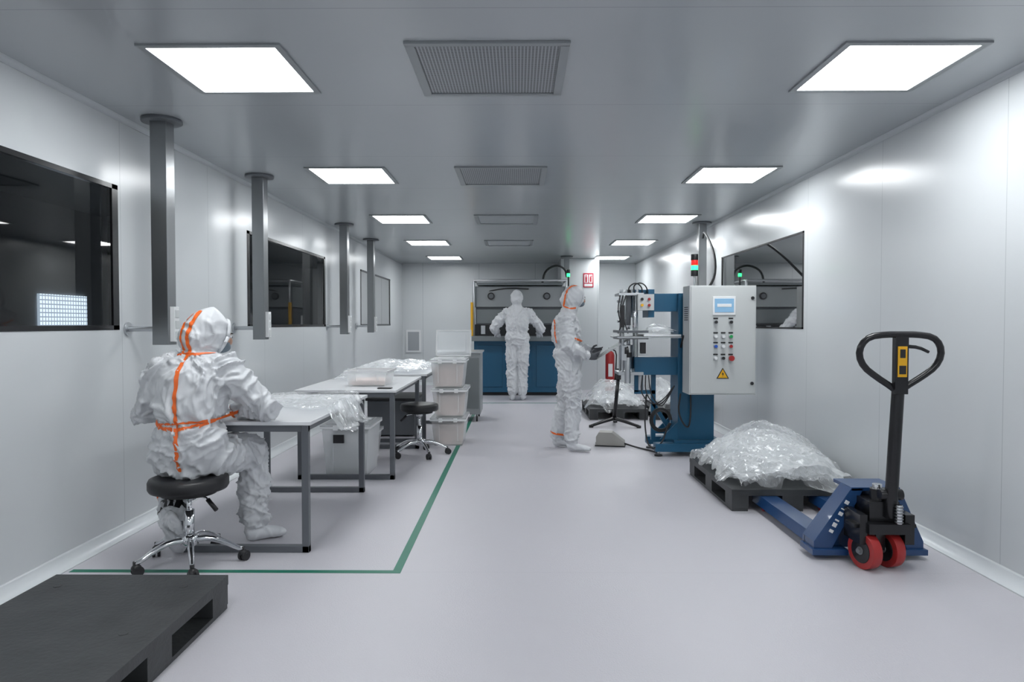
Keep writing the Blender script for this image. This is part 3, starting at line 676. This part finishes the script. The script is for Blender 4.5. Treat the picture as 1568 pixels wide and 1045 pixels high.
def worker(J,side,headf,seed,S=1.0,voxel=.012,amp=.012,tapes=None,hands=None,glove=M_glove):
    root=bpy.data.objects.new('cleanroom_worker',None); col.objects.link(root)
    b=MB(); m=M_suit; side=V(side).normalized()
    pe,wa,ch,nk,hd=[V(J[k]) for k in ('pelvis','waist','chest','neck','head')]
    up0=(wa-pe).normalized()
    ln=(nk-ch).normalized()
    b.loft([(pe-up0*.13*S,.09*S,.08*S),(pe-up0*.09*S,.155*S,.125*S),(pe,.198*S,.158*S),(pe.lerp(wa,.45),.205*S,.165*S),(pe.lerp(wa,.8),.188*S,.152*S),(wa,.156*S,.128*S),(wa.lerp(ch,.2),.188*S,.152*S),(wa.lerp(ch,.7),.204*S,.158*S),(ch,.208*S,.150*S),(ch.lerp(nk,.45),.185*S,.125*S),(ch.lerp(nk,.75),.130*S,.100*S),(nk,.085*S,.085*S),(nk.lerp(hd,.5),.075*S,.085*S)],side,m,32)
    for s in 'LR':
        sh,el,wr=[V(J[k+s]) for k in ('sh','el','wr')]
        b.tube([sh,sh.lerp(el,.5),el],[.090*S,.084*S,.068*S],m,20); b.tube([el,el.lerp(wr,.35),wr,wr+(wr-el).normalized()*.02],[.068*S,.070*S,.043*S,.036*S],m,20)
        b.ell(sh,(.090*S,)*3,m); b.ell(el,(.070*S,)*3,m)
        b.tube([V(nk)-ln*.03,sh],[.075*S,.078*S],m,20)
        hp,kn,an,to=[V(J[k+s]) for k in ('hip','kn','an','toe')]
        b.tube([hp,hp.lerp(kn,.5),kn],[.118*S,.110*S,.088*S],m,24); b.tube([kn,kn.lerp(an,.4),an.lerp(kn,.12),an],[.088*S,.088*S,.078*S,.056*S],m,24)
        b.ell(hp,(.118*S,)*3,m); b.ell(kn,(.090*S,)*3,m)
        fd=(to-an); sole=J.get('sole'+s)
        dn=V(sole).normalized() if sole else V((0,0,-1)); fl=(fd-dn*fd.dot(dn)).normalized(); fs=fl.cross(dn)
        heel=an-fl*.055*S; L=(fd-dn*fd.dot(dn)).length
        ank=an+dn*(.035*S)
        b.loft([(heel+dn*.035*S,.020*S,.018*S),(heel+fl*.012+dn*.03*S,.036*S,.046*S),(ank,.046*S,.052*S),(ank+fl*L*.45+dn*.008,.050*S,.038*S),(ank+fl*L*.8+dn*.016,.052*S,.030*S),(ank+fl*L*.97+dn*.02,.040*S,.022*S),(ank+fl*L*1.03+dn*.02,.018*S,.012*S)],fs,m,20)
    hf=V(headf).normalized(); hu=(hd-nk).normalized(); hu=(hu-hf*hu.dot(hf)).normalized(); hs=hf.cross(hu)
    R=Matrix((hs,hf,hu)).transposed()
    b.ell(hd,(.105*S,.122*S,.137*S),m,R,28,18)
    b.ell(hd-hf*.03*S-hu*.05*S,(.098*S,.105*S,.10*S),m,R,24,14)
    me=remeshed(b,voxel,3,'coverall'); wrinkle(me,seed,amp,7.0,[V(J[k+s]) for k in ('el','kn','sh','hip','an','wr') for s in 'LR']+[wa],hd); me.update()
    me.materials.clear(); me.materials.append(M_suit)
    for p in me.polygons: p.use_smooth=True; p.material_index=0
    o=bpy.data.objects.new('coverall',me); col.objects.link(o); o.parent=root
    bvh=BVHTree.FromPolygons([v.co for v in me.vertices],[list(p.vertices) for p in me.polygons])
    # face
    f=MB(); fc=hd+hf*.045*S-hu*.005*S
    f.ell(fc,(.068*S,.090*S,.090*S),M_skin,R,28,18)
    f.ell(fc+hf*.088*S-hu*.012*S,(.012*S,.020*S,.026*S),M_skin,R,14,10)
    for k in (-1,1):
        f.ell(fc+hf*.078*S+hs*.030*S*k+hu*.015*S,(.014*S,.010*S,.008*S),M_white,R,14,8); f.ell(fc+hf*.0865*S+hs*.030*S*k+hu*.015*S,(.0065*S,.005*S,.0065*S),M_eye,R,12,8)
        f.ell(fc+hf*.080*S+hs*.030*S*k+hu*.034*S,(.018*S,.008*S,.0035*S),M_eye,R,12,8)
    f.ell(fc+hf*.022*S-hu*.045*S,(.060*S,.085*S,.048*S),M_mask,R,24,14)
    rim=[hd+hf*(.098-.012*abs(math.sin(a)))*S+hs*.075*S*math.cos(a)+hu*.098*S*math.sin(a) for a in [k*2*math.pi/28 for k in range(29)]]
    f.tube(rim,.010*S,M_suit,8)
    f.done('face',0,root)
    if tapes: 
        t=MB(); tapes(t,bvh); t.done('seam_tape',0,root)
    for s,(fd,nr,th,cu) in (hands or {}).items():
        wr=V(J['wr'+s]); el=V(J['el'+s])
        make_hand('hand_'+s,wr+(wr-el).normalized()*.02,fd,nr,th,cu,glove,root,S)
    return root

# seated worker
J=dict(pelvis=(-1.80,3.72,.60),waist=(-1.80,3.71,.78),chest=(-1.795,3.74,1.00),neck=(-1.785,3.80,1.145),head=(-1.755,3.835,1.272),
 shL=(-1.965,3.76,1.055),elL=(-2.085,3.78,.825),wrL=(-1.89,3.99,.815),
 shR=(-1.615,3.77,1.055),elR=(-1.435,3.84,.845),wrR=(-1.66,4.01,.815),
 hipL=(-1.90,3.76,.59),knL=(-1.98,4.08,.52),anL=(-1.93,3.74,.24),toeL=(-1.92,3.86,.05),soleL=(.0,-.8,-.6),
 hipR=(-1.70,3.76,.59),knR=(-1.605,4.12,.53),anR=(-1.60,4.10,.085),toeR=(-1.45,4.20,.04))
def t1(t,bvh):
    X=-1.808; D=(0,1,0)
    tape(t,bvh,[(X+.01,0+3.7,1.15),(X,3.7,.95),(X+.008,3.7,.78),(X+.012,3.7,.53)],D)
    tape(t,bvh,[(-1.87,3.7,1.15),(-1.66,3.7,1.155)],D,.018)
    tape(t,bvh,[(-1.96,3.7,.80),(-1.90,3.7,.765),(-1.80,3.7,.755),(-1.70,3.7,.775),(-1.61,3.7,.81)],D)
    tape(t,bvh,[(-1.95,3.7,.775),(-1.80,3.7,.79),(-1.64,3.7,.80)],D,.014)
    tape(t,bvh,[(-1.79,3.7,1.16),(-1.805,3.7,1.24),(-1.79,3.7,1.32),(-1.765,3.7,1.39)],D)
    tape(t,bvh,[(-1.83,3.7,1.16),(-1.848,3.7,1.25),(-1.835,3.7,1.33),(-1.80,3.7,1.375)],D,.018)
    ringtape(t,bvh,(-1.64,4.0,.817),(-.22,.17,-.03),.12,.02)
    ringtape(t,bvh,(-1.87,3.97,.817),(.2,.21,0),.12,.02)
    ringtape(t,bvh,(-1.95,3.84,.325),(.05,-.34,-.28),.2,.02)
    ringtape(t,bvh,(-1.94,3.78,.275),(.05,-.34,-.28),.2,.05,28,M_black)
worker(J,(1,0,0),(.72,.62,-.32),3,1.0,.008,.027,t1,{'L':((.6,.8,-.05),(0,0,-1),1,22),'R':((-.75,.65,-.05),(0,0,-1),-1,22)},M_glovew)
# standing worker (profile)
J=dict(pelvis=(.535,7.13,.93),waist=(.515,7.13,1.08),chest=(.50,7.13,1.30),neck=(.535,7.13,1.455),head=(.575,7.13,1.60),
 shR=(.495,6.955,1.37),elR=(.505,6.90,1.09),wrR=(.70,6.94,.985),
 shL=(.535,7.305,1.37),elL=(.565,7.37,1.09),wrL=(.75,7.26,1.03),
 hipR=(.54,7.04,.88),knR=(.565,7.03,.50),anR=(.555,7.01,.085),toeR=(.745,6.96,.04),
 hipL=(.545,7.22,.88),knL=(.50,7.25,.49),anL=(.42,7.27,.085),toeL=(.60,7.24,.04))
def t2(t,bvh):
    D=(0,1,0)
    tape(t,bvh,[(.475,7.1,1.50),(.488,7.1,1.60),(.515,7.1,1.67),(.56,7.1,1.705),(.61,7.1,1.71)],D)
    tape(t,bvh,[(.475,7.1,1.50),(.53,7.1,1.47),(.60,7.1,1.48)],D,.018)
    tape(t,bvh,[(.38,7.1,1.40),(.385,7.1,1.20),(.40,7.1,1.12)],D,.018)
    tape(t,bvh,[(.57,7.1,1.17),(.68,7.1,1.13)],D,.02)
    ringtape(t,bvh,(.43,7.266,.15),(-.08,.02,-.4),.2,.02)
worker(J,(.2,-1,0),(.96,.18,-.28),11,.93,.009,.023,t2,{'R':((.85,.1,.1),(.0,.9,.2),1,40),'L':((.9,-.2,.0),(.0,-.9,.2),-1,40)},M_glove)
b=MB(); T=Matrix.Translation((.98,7.10,1.06))@Matrix.Rotation(math.radians(-32),4,'Y')
b.box(-.20,.20,-.15,.13,-.0015,.0015,M_white,T); b.box(-.21,.21,-.16,.14,.0015,.006,M_film2,T); b.done('plastic_sheet')
# far worker
J=dict(pelvis=(-.01,11.72,1.02),waist=(-.01,11.72,1.17),chest=(-.01,11.76,1.42),neck=(-.015,11.80,1.60),head=(-.018,11.83,1.765),
 shL=(-.20,11.78,1.49),elL=(-.42,11.80,1.24),wrL=(-.36,12.06,1.15),
 shR=(.18,11.78,1.49),elR=(.40,11.80,1.24),wrR=(.38,12.06,1.15),
 hipL=(-.09,11.72,.95),knL=(-.10,11.72,.52),anL=(-.09,11.68,.09),toeL=(-.12,11.88,.04),
 hipR=(.08,11.72,.95),knR=(.08,11.73,.52),anR=(.08,11.69,.09),toeR=(.11,11.88,.04))
worker(J,(1,0,0),(0,.9,-.4),23,1.03,.012,.024,None,{'L':((.1,.9,-.2),(0,0,-1),1,20),'R':((-.05,.9,-.2),(0,0,-1),-1,20)},M_glovew)

# ------------------------------------------------------------ world + camera
w=bpy.data.worlds.new('world'); scene.world=w; w.use_nodes=True
w.node_tree.nodes['Background'].inputs[0].default_value=(.5,.55,.6,1); w.node_tree.nodes['Background'].inputs[1].default_value=.3
scene.view_settings.view_transform='Standard'
cam=bpy.data.cameras.new('camera'); cam.lens=24; cam.sensor_width=36; cam.clip_start=.05
co=bpy.data.objects.new('camera',cam); col.objects.link(co); co.location=(0,0,1.32)
co.rotation_euler=(math.radians(90-1.48),0,math.radians(.49)); scene.camera=co
